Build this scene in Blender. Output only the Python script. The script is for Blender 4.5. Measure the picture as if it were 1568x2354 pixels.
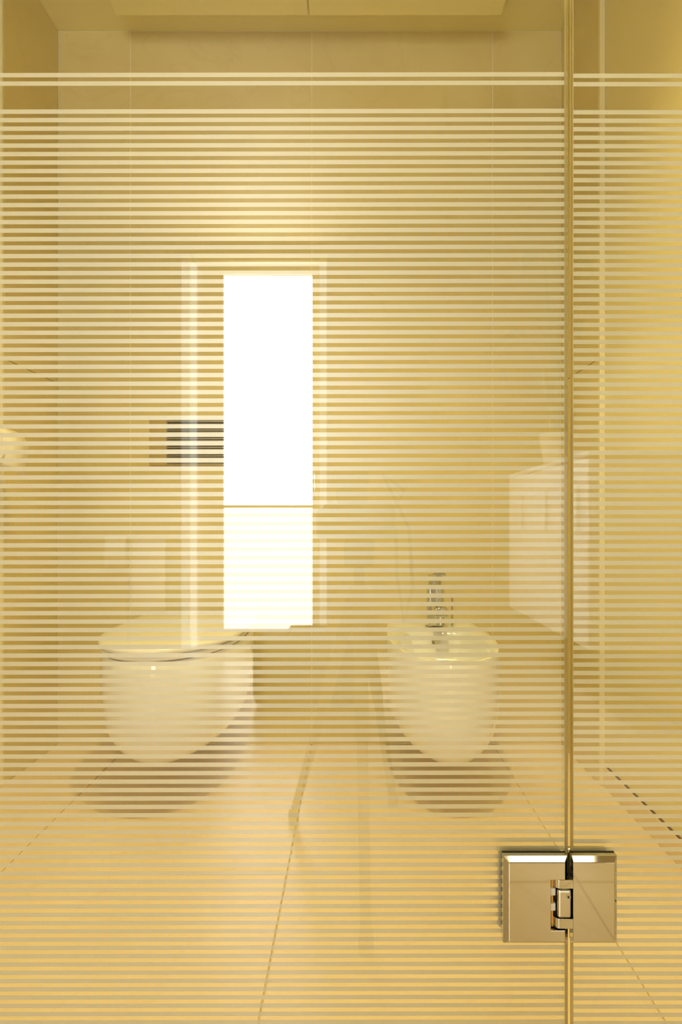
import bpy, bmesh, math, random
from mathutils import Vector, Matrix

for o in list(bpy.data.objects):
    bpy.data.objects.remove(o, do_unlink=True)
sc = bpy.context.scene
COL = sc.collection
R = math.radians

# ------------------------------------------------------------------ camera
F_PX = 1293.0                       # focal length in pixels of the 1568 x 2354 frame
CAM_Z = 0.734
cam = bpy.data.cameras.new('viewpoint')
cam.sensor_fit = 'VERTICAL'
cam.sensor_height = 36.0
cam.lens = 36.0 * F_PX / 2354.0
cam.shift_x = -31.0 / 2354.0
cam.shift_y = 23.0 / 2354.0
cam.clip_start = 0.005
camo = bpy.data.objects.new('viewpoint', cam)
COL.objects.link(camo)
camo.location = (0, 0, CAM_Z)
camo.rotation_euler = (R(90), 0, 0)
sc.camera = camo

# ------------------------------------------------------------------ world, exposure
world = bpy.data.worlds.new('World')
sc.world = world
world.use_nodes = True
world.node_tree.nodes['Background'].inputs[0].default_value = (0.9, 0.95, 1.0, 1)
world.node_tree.nodes['Background'].inputs[1].default_value = 0.3
sc.view_settings.view_transform = 'Standard'
sc.view_settings.look = 'None'
sc.view_settings.gamma = 1.0
sc.view_settings.use_curve_mapping = False
sc.view_settings.exposure = 0.93
sc.cycles.use_denoising = True
sc.cycles.max_bounces = 7
sc.cycles.use_light_tree = False
sc.cycles.transparent_max_bounces = 16
sc.cycles.diffuse_bounces = 4
sc.cycles.glossy_bounces = 4
sc.cycles.adaptive_threshold = 0.03
sc.cycles.caustics_reflective = False
sc.cycles.caustics_refractive = False
sc.cycles.sample_clamp_indirect = 4.0

# light levels (the lamps themselves are built further down)
PANE_UP, PANE_LOW = 9.5, 4.2       # daylight in the glazed door behind the camera
PANE_COL = (1.0, 0.96, 0.86)
DOWN_W = 26.5                        # halogen downlights inside the cubicle, each
DOWN_COL = (1.0, 0.78, 0.30)
LAMP_E = 2.6                        # ceiling lamp of the bathroom
LAMP_COL = (1.0, 0.84, 0.58)
FILL_SPOT_W = 150.0                       # neutral fill lamp, added to brighten the mirrored white cabinet
FILL_SPOT_COL = (0.90, 1.0, 1.0)

# ------------------------------------------------------------------ helpers
def link(o, parent=None):
    COL.objects.link(o)
    if parent is not None:
        o.parent = parent
    return o

def tag(o, label=None, cat=None, group=None, kind=None):
    if label: o['label'] = label
    if cat: o['category'] = cat
    if group: o['group'] = group
    if kind: o['kind'] = kind
    return o

def empty(name, loc=(0, 0, 0)):
    o = bpy.data.objects.new(name, None)
    o.location = loc
    o.empty_display_size = 0.05
    return link(o)

def obj(name, bm, mat, parent=None, smooth=False, sharp=None):
    """Link a bmesh (world coordinates) as one mesh object; under a parent Empty coordinates stay world."""
    me = bpy.data.meshes.new(name)
    bmesh.ops.recalc_face_normals(bm, faces=bm.faces[:])
    bm.to_mesh(me); bm.free()
    mats = mat if isinstance(mat, (list, tuple)) else [mat]
    for m in mats: me.materials.append(m)
    o = bpy.data.objects.new(name, me)
    link(o, parent)
    if parent is not None:
        base = Vector((0, 0, 0)); p = parent
        while p is not None:
            base = base + p.location; p = p.parent
        o.location = -base
    if smooth:
        for f in me.polygons: f.use_smooth = True
        if sharp is not None:
            me.set_sharp_from_angle(angle=R(sharp))
    return o

def add_box(bm, x0, x1, y0, y1, z0, z1, bevel=0.0, seg=1):
    vs = [bm.verts.new((x, y, z)) for z in (z0, z1) for y in (y0, y1) for x in (x0, x1)]
    q = [(0, 1, 3, 2), (4, 6, 7, 5), (0, 4, 5, 1), (2, 3, 7, 6), (0, 2, 6, 4), (1, 5, 7, 3)]
    fs = [bm.faces.new([vs[i] for i in f]) for f in q]
    if bevel > 0:
        es = list({e for f in fs for e in f.edges})
        bmesh.ops.bevel(bm, geom=es, offset=bevel, segments=seg, profile=0.5, affect='EDGES')
    return bm

def box(*a, **k):
    return add_box(bmesh.new(), *a, **k)

def add_tube(bm, pts, r, n=12, cap=True):
    pts = [Vector(p) for p in pts]
    rs = r if isinstance(r, (list, tuple)) else [r] * len(pts)
    rings = []
    for i, p in enumerate(pts):
        d = (pts[min(i + 1, len(pts) - 1)] - pts[max(i - 1, 0)]).normalized()
        up = Vector((0, 0, 1)) if abs(d.z) < 0.9 else Vector((1, 0, 0))
        u = d.cross(up).normalized(); v = d.cross(u).normalized()
        rings.append([bm.verts.new(p + (u * math.cos(2 * math.pi * k / n) + v * math.sin(2 * math.pi * k / n)) * rs[i]) for k in range(n)])
    for a, b in zip(rings[:-1], rings[1:]):
        for k in range(n):
            bm.faces.new((a[k], a[(k + 1) % n], b[(k + 1) % n], b[k]))
    if cap:
        bm.faces.new(rings[0][::-1]); bm.faces.new(rings[-1])
    return bm

def tube(*a, **k):
    return add_tube(bmesh.new(), *a, **k)

def loft(bm, loops, cap0=True, cap1=True):
    rings = [[bm.verts.new(p) for p in lp] for lp in loops]
    n = len(rings[0])
    for a, b in zip(rings[:-1], rings[1:]):
        for k in range(n):
            bm.faces.new((a[k], a[(k + 1) % n], b[(k + 1) % n], b[k]))
    if cap0: bm.faces.new(rings[0][::-1])
    if cap1: bm.faces.new(rings[-1])
    return bm

# ------------------------------------------------------------------ materials
def new_mat(name):
    m = bpy.data.materials.new(name); m.use_nodes = True
    nt = m.node_tree
    for n in list(nt.nodes): nt.nodes.remove(n)
    out = nt.nodes.new('ShaderNodeOutputMaterial')
    return m, nt, out

def pbr(name, col, rough=0.5, metal=0.0, var=0.0, scale=8.0, bump=0.0, bscale=60.0, spec=0.5, coat=0.0, detail=2.0):
    m, nt, out = new_mat(name)
    b = nt.nodes.new('ShaderNodeBsdfPrincipled')
    b.inputs['Base Color'].default_value = (*col, 1)
    b.inputs['Roughness'].default_value = rough
    b.inputs['Metallic'].default_value = metal
    b.inputs['Specular IOR Level'].default_value = spec
    b.inputs['Coat Weight'].default_value = coat
    nt.links.new(b.outputs[0], out.inputs[0])
    tc = nt.nodes.new('ShaderNodeTexCoord')
    if var > 0:
        nz = nt.nodes.new('ShaderNodeTexNoise'); nz.inputs['Scale'].default_value = scale; nz.inputs['Detail'].default_value = detail
        nt.links.new(tc.outputs['Object'], nz.inputs['Vector'])
        rp = nt.nodes.new('ShaderNodeValToRGB')
        rp.color_ramp.elements[0].position = 0.3; rp.color_ramp.elements[1].position = 0.7
        rp.color_ramp.elements[0].color = (*[c * (1 - var) for c in col], 1)
        rp.color_ramp.elements[1].color = (*[min(1, c * (1 + var * 0.6)) for c in col], 1)
        nt.links.new(nz.outputs['Fac'], rp.inputs['Fac'])
        nt.links.new(rp.outputs['Color'], b.inputs['Base Color'])
    if bump > 0:
        n2 = nt.nodes.new('ShaderNodeTexNoise'); n2.inputs['Scale'].default_value = bscale
        nt.links.new(tc.outputs['Object'], n2.inputs['Vector'])
        bp = nt.nodes.new('ShaderNodeBump'); bp.inputs['Strength'].default_value = bump; bp.inputs['Distance'].default_value = 0.002
        nt.links.new(n2.outputs['Fac'], bp.inputs['Height']); nt.links.new(bp.outputs[0], b.inputs['Normal'])
    return m

def stone(name, col, rough, veins=0.12):
    """limestone: soft cloudy tone, a few fine warm veins"""
    m, nt, out = new_mat(name)
    b = nt.nodes.new('ShaderNodeBsdfPrincipled'); nt.links.new(b.outputs[0], out.inputs[0])
    b.inputs['Roughness'].default_value = rough
    tc = nt.nodes.new('ShaderNodeTexCoord')
    n1 = nt.nodes.new('ShaderNodeTexNoise'); n1.inputs['Scale'].default_value = 3.0; n1.inputs['Detail'].default_value = 4; n1.inputs['Distortion'].default_value = 0.6
    n2 = nt.nodes.new('ShaderNodeTexNoise'); n2.inputs['Scale'].default_value = 1.7; n2.inputs['Detail'].default_value = 5; n2.inputs['Distortion'].default_value = 2.5
    nt.links.new(tc.outputs['Object'], n1.inputs['Vector']); nt.links.new(tc.outputs['Object'], n2.inputs['Vector'])
    r1 = nt.nodes.new('ShaderNodeValToRGB')
    r1.color_ramp.elements[0].position = 0.3; r1.color_ramp.elements[1].position = 0.72
    r1.color_ramp.elements[0].color = (col[0] * 0.93, col[1] * 0.9, col[2] * 0.84, 1)
    r1.color_ramp.elements[1].color = (min(1, col[0] * 1.04), min(1, col[1] * 1.05), min(1, col[2] * 1.08), 1)
    nt.links.new(n1.outputs['Fac'], r1.inputs['Fac'])
    r2 = nt.nodes.new('ShaderNodeValToRGB')
    e = r2.color_ramp.elements; e[0].position = 0.485; e[0].color = (0, 0, 0, 1); e[1].position = 0.5; e[1].color = (1, 1, 1, 1)
    e2 = r2.color_ramp.elements.new(0.515); e2.color = (0, 0, 0, 1)
    nt.links.new(n2.outputs['Fac'], r2.inputs['Fac'])
    mx = nt.nodes.new('ShaderNodeMix'); mx.data_type = 'RGBA'
    ml = nt.nodes.new('ShaderNodeMath'); ml.operation = 'MULTIPLY'; ml.inputs[1].default_value = veins
    nt.links.new(r2.outputs['Color'], ml.inputs[0]); nt.links.new(ml.outputs[0], mx.inputs['Factor'])
    nt.links.new(r1.outputs['Color'], mx.inputs['A'])
    mx.inputs['B'].default_value = (col[0] * 0.7, col[1] * 0.58, col[2] * 0.45, 1)
    nt.links.new(mx.outputs['Result'], b.inputs['Base Color'])
    return m

def emit(name, col, s):
    m, nt, out = new_mat(name)
    e = nt.nodes.new('ShaderNodeEmission'); e.inputs[0].default_value = (*col, 1); e.inputs[1].default_value = s
    nt.links.new(e.outputs[0], out.inputs[0]); return m

def glass_mat(name, tint=(0.985, 0.995, 0.985), f0=0.07):
    m, nt, out = new_mat(name)
    lw = nt.nodes.new('ShaderNodeLayerWeight'); lw.inputs['Blend'].default_value = 0.5
    pw = nt.nodes.new('ShaderNodeMath'); pw.operation = 'POWER'; pw.inputs[1].default_value = 5.0
    ma = nt.nodes.new('ShaderNodeMath'); ma.operation = 'MULTIPLY_ADD'; ma.inputs[1].default_value = 1 - f0; ma.inputs[2].default_value = f0
    tr = nt.nodes.new('ShaderNodeBsdfTransparent'); tr.inputs[0].default_value = (*tint, 1)
    gl = nt.nodes.new('ShaderNodeBsdfGlossy'); gl.inputs['Roughness'].default_value = 0.0
    mx = nt.nodes.new('ShaderNodeMixShader')
    nt.links.new(lw.outputs['Facing'], pw.inputs[0]); nt.links.new(pw.outputs[0], ma.inputs[0]); nt.links.new(ma.outputs[0], mx.inputs[0])
    nt.links.new(tr.outputs[0], mx.inputs[1]); nt.links.new(gl.outputs[0], mx.inputs[2]); nt.links.new(mx.outputs[0], out.inputs[0])
    return m

def film_mat():
    """sand-blasted band: scatters light to both sides, with a broad sheen"""
    m, nt, out = new_mat('frosted_film')
    c = (0.78, 0.84, 1.0, 1)
    df = nt.nodes.new('ShaderNodeBsdfDiffuse'); df.inputs[0].default_value = c
    tl = nt.nodes.new('ShaderNodeBsdfTranslucent'); tl.inputs[0].default_value = c
    gl = nt.nodes.new('ShaderNodeBsdfGlossy'); gl.inputs['Roughness'].default_value = 0.44; gl.inputs[0].default_value = (1, 1, 1, 1)
    m1 = nt.nodes.new('ShaderNodeMixShader'); m1.inputs[0].default_value = 0.80
    m2 = nt.nodes.new('ShaderNodeMixShader'); m2.inputs[0].default_value = 0.22
    nt.links.new(df.outputs[0], m1.inputs[1]); nt.links.new(tl.outputs[0], m1.inputs[2])
    nt.links.new(m1.outputs[0], m2.inputs[1]); nt.links.new(gl.outputs[0], m2.inputs[2])
    nt.links.new(m2.outputs[0], out.inputs[0]); return m

M = {}
M['wall_tile'] = stone('limestone_wall', (0.70, 0.60, 0.29), 0.42)
M['floor_tile'] = stone('limestone_floor', (0.78, 0.65, 0.46), 0.26)
M['grout'] = pbr('grout', (0.86, 0.80, 0.62), 0.85, var=0.08, scale=40)
M['grout_dark'] = pbr('grout_floor', (0.68, 0.56, 0.38), 0.85, var=0.1, scale=40)
M['paint'] = pbr('cream_paint', (0.74, 0.66, 0.36), 0.55, var=0.015, scale=3, bump=0.05, bscale=180)
M['room_paint'] = pbr('tan_paint', (0.50, 0.39, 0.19), 0.6, var=0.02, scale=3, bump=0.05, bscale=180)
M['ceil'] = pbr('ceiling_paint', (0.78, 0.71, 0.37), 0.7, var=0.015, scale=2)
M['board'] = pbr('board_paint', (0.80, 0.73, 0.38), 0.6, var=0.015, scale=2)
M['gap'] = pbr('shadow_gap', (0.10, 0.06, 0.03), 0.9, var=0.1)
M['trim'] = pbr('corner_trim', (0.80, 0.73, 0.46), 0.3, var=0.03, scale=6)
M['porcelain'] = pbr('porcelain', (0.78, 0.80, 0.82), 0.07, var=0.008, scale=3, coat=0.4)
M['plastic'] = pbr('seat_plastic', (0.83, 0.83, 0.82), 0.16, var=0.008, scale=3)
M['rubber'] = pbr('black_rubber', (0.025, 0.022, 0.02), 0.6, var=0.2)
M['chrome'] = pbr('chrome', (0.62, 0.62, 0.55), 0.04, 1.0, var=0.01, scale=4)
M['chrome_dark'] = pbr('chrome_fixture', (0.55, 0.54, 0.48), 0.08, 1.0, var=0.02, scale=4)
M['steel'] = pbr('brushed_steel', (0.36, 0.34, 0.26), 0.32, 1.0, var=0.08, scale=20)
M['gun'] = pbr('gunmetal_groove', (0.06, 0.055, 0.04), 0.5, 0.4, var=0.1)
M['champagne'] = pbr('champagne_metal', (0.56, 0.45, 0.23), 0.38, 0.35, var=0.03, scale=10)
M['brass'] = pbr('brass', (0.70, 0.45, 0.16), 0.25, 1.0, var=0.05, scale=30)
M['nylon'] = pbr('white_nylon', (0.85, 0.84, 0.82), 0.4, var=0.02)
M['paper'] = pbr('tissue_paper', (0.90, 0.86, 0.76), 0.9, var=0.02, scale=30, bump=0.2, bscale=300)
M['core'] = pbr('cardboard', (0.55, 0.42, 0.26), 0.9, var=0.1, scale=30)
M['glass'] = glass_mat('clear_glass')
M['edge'] = pbr('glass_edge', (0.58, 0.50, 0.22), 0.12, var=0.1, scale=14, spec=0.6)
M['film'] = film_mat()
M['black'] = pbr('camera_black', (0.03, 0.028, 0.026), 0.45, var=0.2, scale=30)
M['tripod'] = pbr('tripod_grey', (0.42, 0.37, 0.28), 0.4, 0.3, var=0.1, scale=20)
M['lens'] = pbr('lens_glass', (0.02, 0.02, 0.03), 0.03, var=0.1)
M['bag'] = pbr('bag_nylon', (0.10, 0.085, 0.065), 0.75, var=0.2, scale=60, bump=0.3, bscale=400)
M['white'] = pbr('white_lacquer', (0.88, 0.87, 0.84), 0.3, var=0.01, scale=3)
M['towel'] = pbr('towel_cloth', (0.85, 0.83, 0.77), 0.95, var=0.04, scale=80, bump=0.5, bscale=500)
M['frame'] = pbr('door_frame_paint', (0.88, 0.80, 0.60), 0.4, var=0.02, scale=5)
M['stile'] = pbr('door_stile_paint', (0.70, 0.60, 0.42), 0.45, var=0.03, scale=5)
M['leaf'] = pbr('leaf_green', (0.16, 0.20, 0.06), 0.45, var=0.25, scale=18)
M['pot'] = pbr('clay_pot', (0.62, 0.52, 0.36), 0.6, var=0.08, scale=12)
M['soil'] = pbr('potting_soil', (0.05, 0.035, 0.02), 0.95, var=0.3, scale=60)
M['pane_up'] = emit('daylit_pane', PANE_COL, PANE_UP)
M['pane_low'] = emit('daylit_lower_pane', PANE_COL, PANE_LOW)
M['slit_glow'] = emit('slit_glow_strip', PANE_COL, PANE_LOW * 0.3)  # emission standing in for daylight through the slit beside the door leaf
M['jamb_glow'] = emit('jamb_glow_strip', PANE_COL, PANE_LOW * 0.16)  # glow that makes the jamb faces look bright, no real panes
M['lamp_on'] = emit('lamp_diffuser', LAMP_COL, LAMP_E)
M['fill_spot_on'] = emit('fill_spot_bulb', FILL_SPOT_COL, 20.0)
M['bulb_on'] = emit('halogen_bulb', DOWN_COL, 30.0)

# ------------------------------------------------------------------ room shell
CEIL = 2.357
BACK = 1.860            # face of the tiles behind the toilet
XL, XR = -0.980, 0.683  # faces of the tiled return walls
PL, PR = -0.993, 0.698  # painted cubicle walls further forward
TILE_END = 1.575
GLASS = 0.546           # front face of the glass
REAR = -2.20            # bathroom wall behind the camera
RL, RR = -1.62, 1.16    # bathroom side walls
JX = [-1.335, -0.741, -0.141, 0.457, 1.05]   # tile joints, running in depth

def tiles_floor():
    root = obj('floor', box(RL - 0.1, RR + 0.1, REAR - 0.1, BACK + 0.1, -0.12, -0.003), M['grout_dark'])
    tag(root, 'pale beige limestone tiled floor running under the glass door', 'floor', kind='structure')
    xs = [RL] + JX + [RR]
    ys = [REAR, -1.278, -0.078, 1.122, BACK + 0.012]
    g = 0.0012
    for i in range(len(xs) - 1):
        for j in range(len(ys) - 1):
            x0, x1, y0, y1 = xs[i] + g, xs[i + 1] - g, ys[j] + g, ys[j + 1] - g
            if y0 > GLASS:      # cubicle floor stops at its walls
                x0, x1 = max(x0, PL), min(x1, PR)
                if x1 - x0 < 0.02: continue
            obj('tile', box(x0, x1, y0, y1, -0.011, 0.0, bevel=0.0008), M['floor_tile'], root)
tiles_floor()

def wall_back():
    root = obj('wall_back', box(XL - 0.1, XR + 0.1, BACK + 0.0006, BACK + 0.15, 0, CEIL + 0.05), M['grout'])
    tag(root, 'beige limestone tiled wall behind the toilet and bidet', 'wall', kind='structure')
    xs = [XL, JX[1], JX[2], JX[3], XR]; zs = [0.0, 1.1915, CEIL]
    g = 0.001
    for i in range(4):
        for j in range(2):
            obj('tile', box(xs[i] + g, xs[i + 1] - g, BACK, BACK + 0.0105, zs[j] + g, zs[j + 1] - g, bevel=0.0004), M['wall_tile'], root)
wall_back()

def wall_side(name, s, face, paint, label):
    """one cubicle side wall: painted block whose rear end is clad in tile"""
    out = face + s * 0.62 if s > 0 else face + s * 0.62
    a, b = sorted((paint, out))
    root = obj(name, box(a, b, 0.50, BACK + 0.15, 0, CEIL + 0.05), M['paint'])
    tag(root, label, 'wall', kind='structure')
    for z0, z1 in ((0.001, 1.1905), (1.1925, CEIL - 0.001)):
        a, b = sorted((face, paint))
        obj('tile', box(a, b, TILE_END, BACK - 0.001, z0, z1, bevel=0.0008), M['wall_tile'], root)
    return root
wall_side('wall_left', -1, XL, PL, 'cream painted wall with a tiled end on the left of the toilet')
wall_side('wall_right', 1, XR, PR, 'cream painted wall with a tiled end on the right of the bidet')

for nm, x0, x1, lab in (('trim_1', PL, XL, 'pale corner strip at the end of the left tiles'),
                        ('trim_2', XR, PR, 'pale corner strip at the end of the right tiles')):
    bm = box(x0, x1, TILE_END - 0.011, TILE_END, 0.0, CEIL, bevel=0.002, seg=2)
    tag(obj(nm, bm, M['trim']), lab, 'trim', kind='structure')

for nm, px, s, lab in (('baseboard_right', PR, -1, 'low beige stone skirting with a dark gap along the right wall'),
                       ('baseboard_left', PL, 1, 'low beige stone skirting with a dark gap along the left wall')):
    a, b = sorted((px, px + s * 0.006))
    r = obj(nm, box(a, b, 0.57, TILE_END - 0.012, 0.0005, 0.054, bevel=0.0008), M['floor_tile'])
    tag(r, lab, 'baseboard', kind='structure')
    a, b = sorted((px, px + s * 0.002))
    obj('shadow_gap', box(a, b, 0.57, TILE_END - 0.012, 0.0545, 0.0595), M['gap'], r)

tag(obj('ceiling_bathroom', box(RL - 0.1, RR + 0.1, REAR - 0.1, 0.5, CEIL, CEIL + 0.1), M['room_paint']),
    'tan painted ceiling over the camera', 'ceiling', kind='structure')
tag(obj('ceiling', box(RL - 0.1, RR + 0.1, 0.5, BACK + 0.15, CEIL, CEIL + 0.1), M['ceil']),
    'plain cream painted ceiling above the tiled wall', 'ceiling', kind='structure')
tag(obj('wall_bathroom_left', box(RL - 0.1, RL, REAR - 0.1, 0.5, 0, CEIL), M['room_paint']),
    'tan bathroom wall left of the camera', 'wall', kind='structure')
tag(obj('wall_bathroom_right', box(RR, RR + 0.1, REAR - 0.1, 0.5, 0, CEIL), M['room_paint']),
    'tan bathroom wall behind the white cabinet', 'wall', kind='structure')

# rear wall with the doorway opening
DX0, DX1, DTOP = -1.013, -0.160, 2.30
bm = bmesh.new()
add_box(bm, RL, DX0, REAR - 0.12, REAR, 0, CEIL)
add_box(bm, DX1, RR, REAR - 0.12, REAR, 0, CEIL)
add_box(bm, DX0, DX1, REAR - 0.12, REAR, DTOP, CEIL)
tag(obj('wall_rear', bm, M['room_paint']), 'tan bathroom wall around the bright glazed door', 'wall', kind='structure')

def rear_door():
    r = obj('door_1', box(-0.937, -0.779, REAR - 0.09, REAR - 0.045, 0.012, 2.255, bevel=0.002), M['stile'])
    tag(r, 'tall glazed door full of daylight reflected in the glass', 'door', kind='structure')
    obj('stile', box(-0.250, -0.204, REAR - 0.09, REAR - 0.045, 0.012, 2.255, bevel=0.002), M['stile'], r)
    obj('rail', box(-0.779, -0.250, REAR - 0.09, REAR - 0.045, 2.205, 2.255, bevel=0.002), M['stile'], r)
    obj('rail', box(-0.779, -0.250, REAR - 0.09, REAR - 0.045, 0.012, 0.098, bevel=0.002), M['stile'], r)
    obj('glazing_bar', box(-0.779, -0.250, REAR - 0.085, REAR - 0.05, 0.820, 0.834, bevel=0.002), M['frame'], r)
    obj('pane', box(-0.779, -0.250, REAR - 0.074, REAR - 0.066, 0.834, 2.205), M['pane_up'], r)
    obj('pane', box(-0.779, -0.250, REAR - 0.074, REAR - 0.066, 0.098, 0.820), M['pane_low'], r)
    obj('jamb', box(DX0, -0.967, REAR - 0.11, REAR + 0.012, 0.0, DTOP, bevel=0.003), M['frame'], r)
    obj('glow_strip', box(-0.967, -0.937, REAR - 0.08, REAR - 0.01, 0.0, 2.258, bevel=0.002), M['slit_glow'], r)  # glowing strip in place of the bright slit between leaf and frame
    obj('jamb', box(-0.204, DX1, REAR - 0.11, REAR + 0.012, 0.0, DTOP, bevel=0.003), M['frame'], r)
    obj('glow_strip', box(-0.204, -0.163, REAR + 0.012, REAR + 0.016, 0.0, 2.258), M['jamb_glow'], r)  # brightness of the jambs put in as glowing strips on their faces
    obj('glow_strip', box(DX0 + 0.002, -0.969, REAR + 0.012, REAR + 0.016, 0.0, 2.258), M['jamb_glow'], r)
    obj('head_jamb', box(-0.937, -0.204, REAR - 0.11, REAR + 0.012, 2.258, DTOP, bevel=0.003), M['frame'], r)
    bm = tube([(-0.227, REAR - 0.045, 1.02), (-0.227, REAR - 0.005, 1.02), (-0.227, REAR - 0.005, 0.92)], 0.009, 10)
    obj('handle', bm, M['chrome'], r, True, 40)
rear_door()

# ------------------------------------------------------------------ boards and downlights under the ceiling
for (x0, x1, lab) in ((JX[1], JX[2] - 0.002, 'left one of two flat cream boards hung below the ceiling'),
                      (JX[2] + 0.002, JX[3], 'right one of two flat cream boards hung below the ceiling')):
    r = empty('ceiling_board', ((x0 + x1) / 2, 1.2, 2.307))
    tag(r, lab, 'ceiling panel', 'boards below the ceiling')
    obj('board', box(x0, x1, 0.86, 1.747, 2.307, 2.330, bevel=0.0015), M['board'], r)
    obj('hanger', box((x0 + x1) / 2 - 0.02, (x0 + x1) / 2 + 0.02, 0.95, 1.45, 2.330, CEIL), M['board'], r)

def downlight(x, y, lab, power):
    r = empty('downlight', (x, y, CEIL))
    tag(r, lab, 'lamp', 'halogen downlights in the cubicle ceiling')
    bm = bmesh.new()
    n = 28
    def ring(rad, z): return [(x + rad * math.cos(2 * math.pi * k / n), y + rad * math.sin(2 * math.pi * k / n), z) for k in range(n)]
    loft(bm, [ring(0.046, CEIL - 0.001), ring(0.046, CEIL - 0.006), ring(0.036, CEIL - 0.008), ring(0.030, CEIL - 0.004)], False, False)
    obj('rim', bm, M['chrome'], r, True, 40)
    bm = bmesh.new(); loft(bm, [ring(0.030, CEIL - 0.003), ring(0.030, CEIL - 0.0025)])
    obj('bulb', bm, M['bulb_on'], r)
    l = bpy.data.lights.new('downlight_beam', 'SPOT')
    l.energy = power; l.color = DOWN_COL; l.shadow_soft_size = 0.03; l.spot_size = R(118); l.spot_blend = 1.0
    lo = link(bpy.data.objects.new('downlight_beam', l), r); lo.location = (0, 0, -0.02)
downlight(-0.34, 0.74, 'left downlight in the ceiling just behind the glass door', DOWN_W * 0.55)
downlight(0.02, 0.70, 'middle downlight in the ceiling just behind the glass door', DOWN_W * 1.75)
downlight(0.36, 0.74, 'right downlight in the ceiling just behind the glass door', DOWN_W * 0.5)

# ceiling lamp of the bathroom
r = empty('ceiling_lamp', (0.84, -0.42, CEIL))
tag(r, 'flat square ceiling lamp mirrored on the chrome hinge', 'lamp')
obj('housing', box(0.63, 1.015, -0.57, -0.27, CEIL - 0.035, CEIL - 0.0005, bevel=0.006, seg=2), M['white'], r)
obj('diffuser', box(0.65, 0.995, -0.55, -0.29, CEIL - 0.045, CEIL - 0.035, bevel=0.003), M['lamp_on'], r)

def fill_spot(p, aim, lab, power, cone):  # added fill lamp with an invented fixture, kept out of the mirror view
    r = empty('fill_spot', p)
    tag(r, lab, 'lamp', 'added fill lamps in the bathroom')
    a = Vector(p); d = (Vector(aim) - a).normalized()
    k = a + Vector((0, 0, -0.05))
    obj('stem', tube([a, k], 0.008, 12), M['white'], r, True, 40)
    obj('head', tube([k - d * 0.05, k - d * 0.045, k + d * 0.055], [0.028, 0.034, 0.038], 24), M['white'], r, True, 40)
    obj('bulb', tube([k + d * 0.0552, k + d * 0.056], 0.030, 20), M['fill_spot_on'], r)
    l = bpy.data.lights.new('fill_spot_beam', 'SPOT')
    l.energy = power; l.color = FILL_SPOT_COL; l.shadow_soft_size = 0.03; l.spot_size = R(cone); l.spot_blend = 0.35
    lo = link(bpy.data.objects.new('fill_spot_beam', l), r)
    lo.location = k + d * 0.06 - a
    lo.rotation_euler = d.to_track_quat('-Z', 'Y').to_euler()
fill_spot((-0.55, -0.42, CEIL), (0.80, -1.26, 0.70), 'added fill lamp brightening the white cabinet', FILL_SPOT_W, 54)
fill_spot((-0.95, -0.42, CEIL), (-1.22, -2.15, 0.42), 'added fill lamp brightening the radiator and towel', FILL_SPOT_W * 0.55, 26)  # second added lamp, lifts the radiator and towel in the reflection

# ------------------------------------------------------------------ striped glass
# heights of the frosted bands: counted from the first band of the field downwards
def band_z():
    ks = [0, 8, 16, 39, 63, 84, 108, 133]
    ys = [256.2, 412.3, 568.7, 1019.2, 1487.2, 1893.6, 2350.0, 2825.0]
    out = [172.3, 191.7]
    for k in range(ks[-1] + 1):
        for a in range(len(ks) - 1):
            if ks[a] <= k <= ks[a + 1]:
                t = (k - ks[a]) / (ks[a + 1] - ks[a]); out.append(ys[a] * (1 - t) + ys[a + 1] * t); break
    FILM_D = GLASS + 0.0083
    return [CAM_Z - (y - 1200.0) * FILM_D / F_PX for y in out]
BANDS = band_z()
BAND_H = 0.00435

def glass_panel(name, x0, x1, label, cat, dz=0.0, tilt=0.0):
    r = empty(name, ((x0 + x1) / 2, GLASS + 0.004, 0.012))
    tag(r, label, cat, kind='thing')
    bm = box(x0, x1, GLASS, GLASS + 0.008, 0.012, 2.10, bevel=0.0006)
    for f in bm.faces:
        f.material_index = 0 if abs(f.normal.y) > 0.9 else 1
    bm.normal_update()
    for f in bm.faces:
        f.material_index = 0 if abs(f.normal.y) > 0.9 else 1
    obj('pane', bm, [M['glass'], M['edge']], r)
    # one band mesh, shared
    w = (x1 - x0) / 2 - 0.0008
    me = bpy.data.meshes.new('frosted_band')
    h = BAND_H / 2
    me.from_pydata([(-w, 0, -h), (w, 0, -h), (w, 0, h), (-w, 0, h)], [], [(0, 1, 2, 3)])
    me.materials.append(M['film'])
    for z in BANDS:
        o = bpy.data.objects.new('frosted_band', me)
        link(o, r)
        o.location = (0, 0.0043, z + dz - 0.012)
        o.rotation_euler = (0, -tilt, 0)
    return r
XD = 0.2075
glass_panel('glass_screen', -0.612, XD, 'clear glass door with white frosted stripes left of the chrome hinge', 'glass door', 0.0, 0.0016)
glass_panel('glass_partition', XD + 0.0045, PR - 0.002, 'fixed striped glass panel to the right of the chrome hinge', 'glass panel', -0.0008, 0.0)
glass_panel('glass_partition', PL + 0.002, -0.6165, 'fixed striped glass panel left of the glass door', 'glass panel', 0.0, 0.0)

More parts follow.
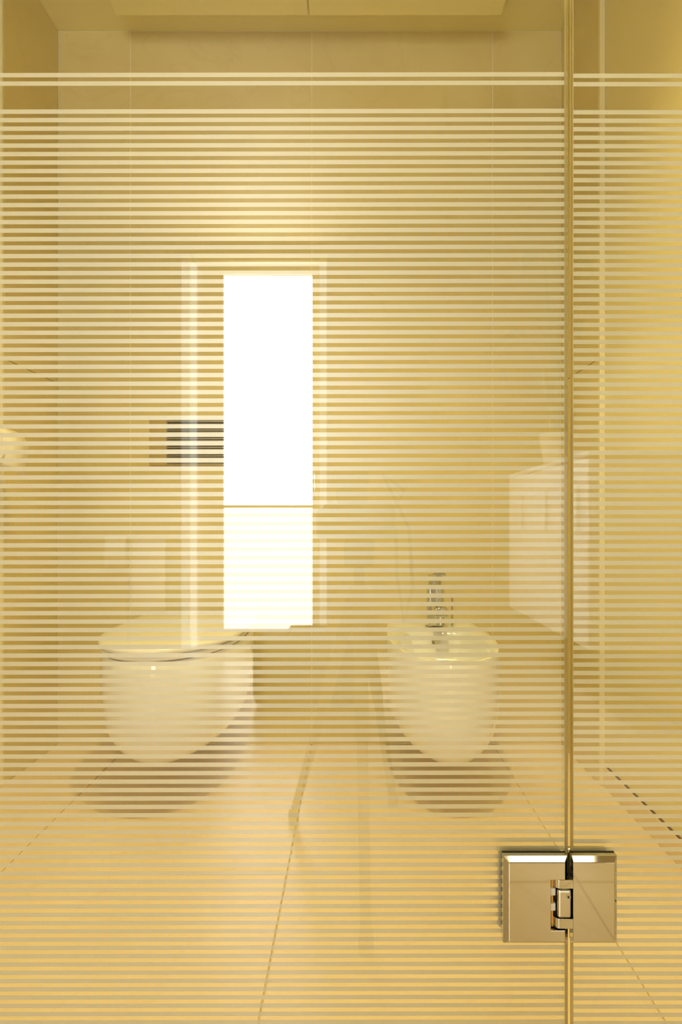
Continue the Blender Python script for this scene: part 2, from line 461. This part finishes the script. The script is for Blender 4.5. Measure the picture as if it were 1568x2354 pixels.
# ------------------------------------------------------------------ chrome glass hinge
def plate_with_bevel(outline, y_base, y_front, bev, flat_edges=()):
    """outline (x, z) extruded towards the camera, front border chamfered except flat_edges"""
    bm = bmesh.new()
    b = [bm.verts.new((x, y_base, z)) for x, z in outline]
    f = [bm.verts.new((x, y_front, z)) for x, z in outline]
    n = len(outline)
    bm.faces.new(b); bm.faces.new(f[::-1])
    for k in range(n):
        bm.faces.new((b[k], b[(k + 1) % n], f[(k + 1) % n], f[k]))
    bm.edges.ensure_lookup_table()
    es = []
    for k in range(n):
        if k in flat_edges: continue
        e = bm.edges.get((f[k], f[(k + 1) % n]))
        es.append(e)
    bmesh.ops.bevel(bm, geom=es, offset=bev, segments=1, affect='EDGES')
    for v in bm.verts:
        v.co.y = y_base + (v.co.y - y_base) * 1.10
    return bm

def soften(o, w=0.0005, seg=2):
    m = o.modifiers.new('soft', 'BEVEL'); m.width = w; m.segments = seg; m.limit_method = 'ANGLE'; m.angle_limit = R(25)
    m.harden_normals = False
    for p in o.data.polygons: p.use_smooth = False
    return o

def hinge():
    gy = GLASS
    r = empty('hinge_clamp', (XD, gy, 0.33))
    tag(r, 'polished chrome glass hinge low on the edge of the glass door', 'hinge')
    ZT, ZB = 0.4145, 0.3303            # top and bottom of the plates
    yb, yf = gy - 0.0022, gy - 0.0105
    xl0, xl1 = 0.1425, 0.2045
    nx = 0.1868; nz1, nz0 = 0.3935, 0.3455
    left = [(xl0, ZB), (xl1, ZB), (xl1, nz0), (nx, nz0), (nx, nz1), (xl1, nz1), (xl1, ZT), (xl0, ZT)]
    soften(obj('door_plate', plate_with_bevel(left, yb, yf, 0.0044, flat_edges=(2, 3, 4)), M['chrome'], r))
    xr0, xr1 = 0.2080, 0.2518
    right = [(xr0, ZB), (xr1, ZB), (xr1, ZT), (xr0, ZT)]
    soften(obj('fixed_plate', plate_with_bevel(right, yb, yf, 0.0044, flat_edges=(3,)), M['chrome'], r))
    # dark gaskets between plate and glass, and the counter plates on the far side
    obj('gasket', box(xl0 + 0.0006, xl1 - 0.0006, yb, gy, ZB + 0.0006, ZT + 0.0004), M['rubber'], r)
    obj('gasket', box(xr0 + 0.0006, xr1 - 0.0006, yb, gy, ZB + 0.0006, ZT + 0.0004), M['rubber'], r)
    soften(obj('counter_plate', box(xl0, xl1, gy + 0.0088, gy + 0.018, ZB, ZT - 0.0035, bevel=0.003), M['chrome'], r))
    soften(obj('counter_plate', box(xr0, xr1, gy + 0.0088, gy + 0.018, ZB, ZT - 0.0035, bevel=0.003), M['chrome'], r))
    # recess behind the knuckle
    obj('recess', box(nx - 0.0004, xr0 + 0.0005, yb - 0.0006, yb + 0.0004, nz0 - 0.0004, nz1 + 0.0004), M['rubber'], r)
    # two arms reaching from the fixed plate into the notch
    def arm(z0, z1):
        out = []
        for k in range(9):
            a = math.pi / 2 + k * (math.pi / 2) / 8
            out.append((0.1965 + 0.0058 * math.cos(a), yb - 0.0012 - 0.0088 + 0.0 - 0.0 + (0.0088 - 0.0088 * math.sin(a))))
        bm = bmesh.new()
        prof = [(xr0 + 0.001, yf + 0.0002 - 0.0), (0.1965, yf + 0.0002)] + [(0.1965 - 0.0068 * math.sin(t * math.pi / 16), yf + 0.0002 + 0.0076 * (1 - math.cos(t * math.pi / 16))) for t in range(1, 9)] + [(xr0 + 0.001, yf + 0.0078)]
        lo = [bm.verts.new((x, y, z0)) for x, y in prof]; hi = [bm.verts.new((x, y, z1)) for x, y in prof]
        bm.faces.new(lo); bm.faces.new(hi[::-1])
        for k in range(len(prof)):
            bm.faces.new((lo[k], lo[(k + 1) % len(prof)], hi[(k + 1) % len(prof)], hi[k]))
        o = obj('knuckle_arm', bm, M['chrome'], r, True, 35)
        soften(o, 0.0004)
        for p in o.data.polygons: p.use_smooth = True
        o.data.set_sharp_from_angle(angle=R(35))
    arm(0.3845, nz1 - 0.0005)
    arm(nz0 + 0.0008, 0.3558)
    # middle block with the clamping screw
    soften(obj('knuckle_block', box(0.1935, 0.2068, yf - 0.0004, yb - 0.0006, 0.3564, 0.3838, bevel=0.0022, seg=3), M['chrome'], r), 0.0003)
    sx, sz = 0.2036, 0.3772
    bm = tube([(sx, yf - 0.0006, sz), (sx, yf + 0.001, sz)], 0.0023, 20)
    sw = obj('screw', bm, M['chrome_dark'], r, True, 40)
    obj('screw_socket', tube([(sx, yf - 0.00075, sz), (sx, yf - 0.0006, sz)], 0.0012, 6), M['rubber'], sw)
    # spring bearings seen in the slot
    for z0, z1 in ((0.3765, 0.3838), (0.3620, 0.3695)):
        obj('bearing', box(nx + 0.0002, 0.1925, yf + 0.0022, yb - 0.0008, z0, z1, bevel=0.0009, seg=2), M['nylon'], r)
    obj('pivot_pin', tube([(0.1895, yf + 0.0045, nz0 + 0.001), (0.1895, yf + 0.0045, nz1 - 0.001)], 0.0015, 12), M['brass'], r, True, 40)
hinge()

# ------------------------------------------------------------------ toilet and bidet
def dshape(cx, hw, L, z, n=36, back=None, a_frac=0.58, p=2.15, tuck=0.0):
    """plan outline: straight back against the wall, rounded nose towards the camera"""
    back = BACK if back is None else back
    a = L * a_frac
    yc = back - (L - a)
    pts = []
    for k in range(n + 1):
        t = math.pi * k / n
        c, s = math.cos(t), math.sin(t)
        x = hw * math.copysign(abs(c) ** (2 / p), c); y = a * abs(s) ** (2 / p)
        pts.append((cx + x, yc - y, z))
    bw = hw * (1 - tuck)
    side = 6
    left = [(cx - (hw + (bw - hw) * (k / side) ** 2), yc + (back - yc) * k / side, z) for k in range(1, side + 1)]
    rightp = [(cx + (hw + (bw - hw) * (k / side) ** 2), yc + (back - yc) * k / side, z) for k in range(side, 0, -1)]
    return pts + left + rightp

def bowl_loops(cx, HW, L, zb, zr, zmax):
    loops = []
    N = 14
    for i in range(N + 1):
        a = (math.pi / 2) * i / N
        q = 2 / 3.2
        z = zb + (zmax - zb) * (1 - max(0.0, math.cos(a)) ** q)
        e = math.sin(a) ** q
        hw = HW * max(0.50, e); Lz = L * (0.70 + 0.30 * e ** 1.2)
        loops.append(dshape(cx, hw, Lz, z, tuck=0.10 * e))
    for t in (0.4, 0.85):
        loops.append(dshape(cx, HW * (1.0 - 0.012 * t), L * (1 - 0.004 * t), zmax + (zr - zmax) * t, tuck=0.10))
    return loops

def toilet():
    cx = -0.497
    r = empty('toilet', (cx, BACK, 0.15))
    tag(r, 'white wall-hung toilet with its lid closed', 'toilet')
    loops = bowl_loops(cx, 0.188, 0.545, 0.120, 0.398, 0.35)
    loops.append(dshape(cx, 0.180, 0.537, 0.402, tuck=0.10))
    bm = bmesh.new(); loft(bm, loops)
    obj('bowl', bm, M['porcelain'], r, True, 50)
    # seat ring
    b0 = BACK - 0.055
    def ringloops(z0, z1, hw, L, e):
        return [dshape(cx, hw - e, L - e, z0, back=b0), dshape(cx, hw, L, z0 + e, back=b0), dshape(cx, hw, L, z1 - e, back=b0), dshape(cx, hw - e, L - e, z1, back=b0)]
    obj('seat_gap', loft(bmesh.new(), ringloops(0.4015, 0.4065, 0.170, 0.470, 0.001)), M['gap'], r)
    obj('seat', loft(bmesh.new(), ringloops(0.406, 0.418, 0.183, 0.487, 0.004)), M['plastic'], r, True, 60)
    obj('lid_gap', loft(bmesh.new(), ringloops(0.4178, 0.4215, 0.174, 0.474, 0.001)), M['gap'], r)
    lp = [dshape(cx, 0.180, 0.484, 0.4205, back=b0), dshape(cx, 0.187, 0.492, 0.424, back=b0), dshape(cx, 0.188, 0.493, 0.430, back=b0)]
    for s, z in ((0.985, 0.4355), (0.95, 0.4385), (0.85, 0.4415), (0.65, 0.4435), (0.35, 0.4445)):
        d = (1 - s)
        lp.append([(cx + (x - cx) * s, (b0 - 0.246) + (y - (b0 - 0.246)) * s, z) for x, y, _ in dshape(cx, 0.188, 0.493, z, back=b0)])
    obj('lid', loft(bmesh.new(), lp), M['plastic'], r, True, 60)
    for sx in (-0.08, 0.08):
        obj('lid_hinge', tube([(cx + sx - 0.022, BACK - 0.045, 0.418), (cx + sx + 0.022, BACK - 0.045, 0.418)], 0.0125, 16), M['chrome_dark'], r, True, 40)
toilet()

def bidet():
    cx = 0.247
    r = empty('bidet', (cx, BACK, 0.15))
    tag(r, 'white wall-hung bidet with a chrome mixer tap', 'bidet')
    HW, L = 0.156, 0.54
    loops = bowl_loops(cx, HW, L, 0.116, 0.396, 0.34)
    loops += [dshape(cx, HW - 0.006, L - 0.006, 0.402, tuck=0.1), dshape(cx, HW - 0.014, L - 0.014, 0.403, tuck=0.1)]
    ib = BACK - 0.135
    for hw, Lz, z in ((0.126, 0.378, 0.402), (0.121, 0.370, 0.397), (0.114, 0.355, 0.375), (0.100, 0.325, 0.335), (0.075, 0.265, 0.298), (0.040, 0.16, 0.282)):
        mid = ib - 0.19
        loops.append([(x, y, z) for x, y, _ in dshape(cx, hw, Lz, z, back=mid + Lz / 2, a_frac=0.52, p=2.1, tuck=0.35)])
    obj('bowl', loft(bmesh.new(), loops), M['porcelain'], r, True, 50)
    obj('drain', tube([(cx, ib - 0.19, 0.281), (cx, ib - 0.19, 0.286)], 0.022, 20), M['chrome_dark'], r, True, 40)
    obj('overflow', tube([(cx, ib - 0.012, 0.372), (cx, ib - 0.02, 0.371)], 0.012, 16), M['chrome_dark'], r, True, 40)
bidet()

def tap():
    cx, cy, z0 = 0.252, 1.762, 0.4025
    r = empty('bidet_tap', (cx, cy, z0))
    tag(r, 'chrome mixer tap with a flat lever on the bidet rim', 'tap')
    m = M['chrome_dark']
    obj('base_ring', tube([(cx, cy, z0), (cx, cy, z0 + 0.006)], 0.031, 28), m, r, True, 40)
    obj('column', box(cx - 0.024, cx + 0.024, cy - 0.024, cy + 0.024, z0 + 0.006, z0 + 0.135, bevel=0.006, seg=3), m, r, True, 40)
    obj('spout', box(cx - 0.019, cx + 0.019, cy - 0.125, cy - 0.015, z0 + 0.052, z0 + 0.082, bevel=0.005, seg=3), m, r, True, 40)
    obj('nozzle', tube([(cx, cy - 0.112, z0 + 0.055), (cx, cy - 0.116, z0 + 0.030)], 0.012, 18), m, r, True, 40)
    obj('collar', tube([(cx, cy, z0 + 0.135), (cx, cy, z0 + 0.150)], 0.020, 24), m, r, True, 40)
    lev = bmesh.new()
    loft(lev, [[(cx - w, y, z), (cx + w, y, z), (cx + w, y, z + h), (cx - w, y, z + h)] for y, w, z, h in
               ((cy + 0.025, 0.020, z0 + 0.150, 0.016), (cy - 0.02, 0.022, z0 + 0.150, 0.020), (cy - 0.10, 0.018, z0 + 0.172, 0.009))])
    soften(obj('lever', lev, m, r), 0.003, 3)
    obj('lift_rod', tube([(cx + 0.058, cy + 0.022, z0), (cx + 0.058, cy + 0.022, z0 + 0.095)], 0.003, 10), m, r, True, 40)
    obj('rod_knob', tube([(cx + 0.058, cy + 0.022, z0 + 0.092), (cx + 0.058, cy + 0.022, z0 + 0.106)], 0.007, 14), m, r, True, 40)
tap()

def flush_plate():
    x0, x1 = -0.676, -0.318
    z0, z1 = 0.918, 1.072
    y = BACK
    r = empty('flush_plate', ((x0 + x1) / 2, y, (z0 + z1) / 2))
    tag(r, 'metal flush plate with fine ribs on the wall above the toilet', 'flush plate')
    obj('frame', box(x0, x1, y - 0.007, y, z0, z1, bevel=0.0035, seg=3), M['champagne'], r, True, 35)
    ix0, ix1, iz0, iz1 = -0.616, -0.378, z0 + 0.008, z1 - 0.004
    obj('inner_rim', box(ix0 - 0.004, ix1 + 0.004, y - 0.0095, y - 0.006, iz0 - 0.003, iz1 + 0.003, bevel=0.001), M['steel'], r)
    obj('recess', box(ix0, ix1, y - 0.0102, y - 0.0092, iz0, iz1), M['gun'], r)
    n = 20; pitch = (iz1 - iz0) / n
    for k in range(n):
        if k == n - 2: continue
        zc = iz0 + pitch * (k + 0.5)
        obj('rib', box(ix0 + 0.001, ix1 - 0.001, y - 0.0135, y - 0.0100, zc - pitch * 0.30, zc + pitch * 0.30, bevel=0.0008), M['steel'], r)
flush_plate()

def toilet_roll():
    cx, cz, y0, y1 = -0.921, 0.924, 1.395, 1.497
    n = 40
    def ring(rad, y): return [(cx + rad * math.cos(2 * math.pi * k / n), y, cz + rad * math.sin(2 * math.pi * k / n)) for k in range(n)]
    r = empty('toilet_roll', (cx, (y0 + y1) / 2, cz - 0.055))
    tag(r, 'white toilet paper roll with a loose sheet on the left wall', 'toilet paper')
    obj('paper', loft(bmesh.new(), [ring(0.021, y0 + 0.001), ring(0.053, y0), ring(0.0545, y0 + 0.002), ring(0.0545, y1 - 0.002), ring(0.053, y1), ring(0.021, y1 - 0.001)], False, False), M['paper'], r, True, 45)
    obj('core', loft(bmesh.new(), [ring(0.0215, y0 + 0.0015), ring(0.0195, y0), ring(0.0195, y1), ring(0.0215, y1 - 0.0015)], False, False), M['core'], r, True, 45)
    # loose sheet hanging off the front of the roll, its end torn at a slant
    bm = bmesh.new(); rows = []
    for k in range(13):
        t = k / 12
        if t < 0.5:
            a = math.pi * 0.30 * (1 - t * 2); x = cx + 0.0556 * math.cos(a); z = cz + 0.0556 * math.sin(a)
        else:
            s = (t - 0.5) * 2; x = cx + 0.0556 - 0.010 * s * s; z = cz - 0.066 * s
        rows.append((x, z))
    prev = None
    for i, (x, z) in enumerate(rows):
        sl = 0.018 * max(0, (i - 6) / 6)
        cur = [bm.verts.new((x, y0 + 0.003, z + sl)), bm.verts.new((x, (y0 + y1) / 2, z + sl * 0.4)), bm.verts.new((x, y1 - 0.003, z - sl * 0.2))]
        if prev:
            for q in range(2): bm.faces.new((prev[q], prev[q + 1], cur[q + 1], cur[q]))
        prev = cur
    o = obj('loose_sheet', bm, M['paper'], r, True)
    sm = o.modifiers.new('thick', 'SOLIDIFY'); sm.thickness = 0.0006
    h = empty('roll_holder', (PL, y1 + 0.02, cz))
    tag(h, 'chrome toilet roll holder on the left wall', 'roll holder')
    obj('wall_plate', tube([(PL, y1 + 0.02, cz), (PL + 0.008, y1 + 0.02, cz)], 0.024, 24), M['chrome_dark'], h, True, 40)
    obj('arm', tube([(PL + 0.006, y1 + 0.02, cz), (cx - 0.012, y1 + 0.02, cz), (cx - 0.003, y1 + 0.017, cz), (cx, y1 + 0.008, cz), (cx, y0 - 0.004, cz)], 0.0065, 14), M['chrome_dark'], h, True, 50)
    obj('end_stop', tube([(cx, y0 - 0.004, cz), (cx, y0 - 0.009, cz)], 0.009, 16), M['chrome_dark'], h, True, 40)
toilet_roll()

# ------------------------------------------------------------------ bathroom on the camera's side, seen mirrored in the glass
def cabinet():
    x0, x1, y0, y1, z0, z1 = 0.785, RR, -1.76, -0.79, 0.30, 0.975
    r = empty('wall_cabinet', ((x0 + x1) / 2, (y0 + y1) / 2, z0))
    tag(r, 'white lacquered wall-hung cabinet mirrored on the right of the glass', 'cabinet')
    obj('body', box(x0 + 0.02, x1, y0, y1, z0, z1 - 0.02, bevel=0.002), M['white'], r)
    obj('top', box(x0, x1, y0 - 0.005, y1 + 0.005, z1 - 0.02, z1, bevel=0.003), M['white'], r)
    for a, b in ((y0 + 0.002, -1.44), (-1.436, -1.116), (-1.112, y1 - 0.002)):
        d = obj('door', box(x0 + 0.001, x0 + 0.02, a, b, z0 + 0.004, z1 - 0.024, bevel=0.002), M['white'], r)
        obj('handle', tube([(x0 - 0.012, b - 0.05, 0.70), (x0 - 0.012, b - 0.05, 0.86)], 0.004, 10), M['chrome'], d, True, 40)
cabinet()

def plant():
    cx, cy, z0 = 0.935, -1.48, 0.9755
    r = empty('potted_plant', (cx, cy, z0))
    tag(r, 'tall leafy potted plant standing on the white cabinet', 'plant')
    n = 28
    def ring(rad, z): return [(cx + rad * math.cos(2 * math.pi * k / n), cy + rad * math.sin(2 * math.pi * k / n), z) for k in range(n)]
    obj('pot', loft(bmesh.new(), [ring(0.06, z0), ring(0.085, z0 + 0.15), ring(0.09, z0 + 0.16), ring(0.082, z0 + 0.16), ring(0.078, z0 + 0.14)]), M['pot'], r, True, 40)
    obj('soil', loft(bmesh.new(), [ring(0.076, z0 + 0.141), ring(0.05, z0 + 0.148)]), M['soil'], r)
    rnd = random.Random(5)
    for i in range(11):
        az = 2 * math.pi * i / 11 + rnd.uniform(-0.2, 0.2)
        ht = rnd.uniform(0.35, 0.95); sp = rnd.uniform(0.05, 0.15) * (0.6 if math.cos(az) > 0 else 1.0)
        bx, by = cx + 0.03 * math.cos(az), cy + 0.03 * math.sin(az)
        pts = [(bx + sp * math.cos(az) * t * t, by + sp * math.sin(az) * t * t, z0 + 0.145 + ht * t) for t in (0, 0.35, 0.7, 1.0)]
        st = obj('stem', tube(pts, [0.005, 0.0045, 0.004, 0.003], 7), M['leaf'], r, True, 50)
        tip = Vector(pts[-1]); d = Vector((math.cos(az), math.sin(az), 0.25)).normalized()
        ln = rnd.uniform(0.14, 0.2); 
        if d.x > 0: ln = min(ln, 0.05 + 0.0 * ln) if tip.x + d.x * ln > RR - 0.05 else ln
        side = d.cross(Vector((0, 0, 1))).normalized()
        bm = bmesh.new(); prev = None
        for k in range(9):
            t = k / 8; w = 0.045 * math.sin(math.pi * min(1, t * 0.97 + 0.03)) ** 0.8
            c = tip + d * (ln * t) + Vector((0, 0, 0.05 * t - 0.13 * t * t))
            cur = [bm.verts.new(c + side * w + Vector((0, 0, 0.012))), bm.verts.new(c), bm.verts.new(c - side * w + Vector((0, 0, 0.012)))]
            if prev:
                for q in range(2): bm.faces.new((prev[q], prev[q + 1], cur[q + 1], cur[q]))
            prev = cur
        lf = obj('leaf', bm, M['leaf'], r, True)
        s = lf.modifiers.new('thick', 'SOLIDIFY'); s.thickness = 0.0012
plant()

def radiator():
    x0, x1, z0, z1 = -1.285, -1.095, 0.225, 0.635
    r = empty('radiator', ((x0 + x1) / 2, REAR, z0))
    tag(r, 'narrow white panel radiator low on the wall beside the bright door', 'radiator')
    obj('panel', box(x0, x1, REAR + 0.035, REAR + 0.06, z0, z1, bevel=0.006, seg=2), M['white'], r, True, 40)
    obj('back_panel', box(x0 + 0.01, x1 - 0.01, REAR + 0.012, REAR + 0.03, z0 + 0.01, z1 - 0.01, bevel=0.004), M['white'], r)
    for x in (x0 + 0.03, x1 - 0.03):
        obj('bracket', box(x - 0.01, x + 0.01, REAR, REAR + 0.036, z1 - 0.08, z1 - 0.05), M['white'], r)
    obj('pipe', tube([(x0 - 0.022, REAR + 0.045, 0.0), (x0 - 0.022, REAR + 0.045, 0.40), (x0 - 0.012, REAR + 0.045, 0.425), (x0 + 0.002, REAR + 0.045, 0.43)], 0.011, 14), M['chrome'], r, True, 50)
    t = empty('hand_towel', (-1.40, REAR, 0.48))
    tag(t, 'small white towel hanging from a rail beside the radiator', 'towel')
    bm = bmesh.new(); prev = None
    for k in range(15):
        x = -1.445 + 0.12 * k / 14; y = REAR + 0.052 + 0.006 * math.sin(k * 1.3)
        cur = [bm.verts.new((x, y, 0.47)), bm.verts.new((x, y + 0.002, 0.56)), bm.verts.new((x, REAR + 0.052, 0.648)), bm.verts.new((x, REAR + 0.034, 0.652)), bm.verts.new((x, REAR + 0.028, 0.56))]
        if prev:
            for q in range(4): bm.faces.new((prev[q], prev[q + 1], cur[q + 1], cur[q]))
        prev = cur
    o = obj('cloth', bm, M['towel'], t, True)
    s = o.modifiers.new('thick', 'SOLIDIFY'); s.thickness = 0.004
    w = empty('towel_rail', (-1.45, REAR, 0.64))
    tag(w, 'slim chrome towel rail holding the small white towel', 'towel rail')
    obj('bar', tube([(-1.58, REAR + 0.043, 0.644), (-1.31, REAR + 0.043, 0.644)], 0.005, 12), M['chrome'], w, True, 40)
    for x in (-1.57, -1.32):
        obj('post', tube([(x, REAR, 0.644), (x, REAR + 0.043, 0.644)], 0.007, 12), M['chrome'], w, True, 40)
radiator()

def photo_kit():
    c = empty('photo_camera', (0.0, -0.09, 0.70))
    tag(c, 'black photo camera facing the glass, mirrored at its centre', 'camera')
    obj('body', box(-0.066, 0.086, -0.125, -0.062, 0.700, 0.772, bevel=0.010, seg=3), M['black'], c, True, 40)
    obj('grip', box(-0.078, -0.050, -0.120, -0.048, 0.700, 0.762, bevel=0.009, seg=3), M['black'], c, True, 40)
    obj('viewfinder', box(-0.040, 0.030, -0.118, -0.066, 0.770, 0.806, bevel=0.012, seg=2), M['black'], c, True, 40)
    obj('flash', box(-0.052, 0.032, -0.130, -0.075, 0.807, 0.842, bevel=0.010, seg=2), M['black'], c, True, 40)
    lz = CAM_Z
    n = 28
    def ring(rad, y): return [(rad * math.cos(2 * math.pi * k / n), y, lz + rad * math.sin(2 * math.pi * k / n)) for k in range(n)]
    ln = obj('lens', loft(bmesh.new(), [ring(0.031, -0.064), ring(0.031, -0.045), ring(0.036, -0.042), ring(0.036, -0.014), ring(0.034, -0.011), ring(0.028, -0.016)]), M['black'], c, True, 40)
    obj('front_element', loft(bmesh.new(), [ring(0.0275, -0.0155), ring(0.018, -0.0135), ring(0.006, -0.0128)]), M['lens'], ln, True, 60)
    obj('strap', tube([(0.088, -0.09, 0.765), (0.105, -0.085, 0.80), (0.06, -0.09, 0.835), (0.115, -0.08, 0.72), (0.122, -0.08, 0.60), (0.105, -0.09, 0.52), (0.09, -0.09, 0.62), (0.088, -0.095, 0.72)], 0.004, 8), M['black'], c, True, 60)
    t = empty('tripod', (0.01, -0.095, 0.0))
    tag(t, 'black tripod standing on the floor under the photo camera', 'tripod')
    obj('head', box(-0.022, 0.042, -0.122, -0.066, 0.640, 0.6995, bevel=0.008, seg=2), M['black'], t, True, 40)
    obj('column', tube([(0.01, -0.095, 0.645), (0.01, -0.095, 0.40)], 0.012, 16), M['black'], t, True, 40)
    for fx, fy in ((-0.150, -0.29), (0.10, -0.36), (0.02, 0.13)):
        a = Vector((0.01, -0.095, 0.625)); b = Vector((fx, fy, 0.012))
        st = a + (b - a).normalized() * 0.03
        lg = obj('leg', tube([st, a.lerp(b, 0.5), a.lerp(b, 0.501), b], [0.015, 0.014, 0.011, 0.010], 14), M['tripod'], t, True, 40)
        obj('rubber_foot', tube([b + Vector((0, 0, 0.012)), Vector((b.x, b.y, 0.0005))], [0.012, 0.014], 12), M['rubber'], lg, True, 40)
    g = empty('camera_bag', (-0.22, -1.22, 0))
    tag(g, 'dark padded camera bag lying on the floor before the bright door', 'bag')
    obj('body', box(-0.405, 0.02, -1.34, -1.10, 0.001, 0.245, bevel=0.045, seg=4), M['bag'], g, True, 40)
    obj('flap', box(-0.410, 0.025, -1.345, -1.095, 0.20, 0.272, bevel=0.034, seg=4), M['bag'], g, True, 40)
    obj('pocket', box(-0.33, -0.05, -1.105, -1.075, 0.03, 0.17, bevel=0.014, seg=3), M['bag'], g, True, 40)
    obj('handle', tube([(-0.28, -1.22, 0.268), (-0.26, -1.22, 0.30), (-0.12, -1.22, 0.30), (-0.10, -1.22, 0.268)], 0.009, 10), M['bag'], g, True, 50)
photo_kit()
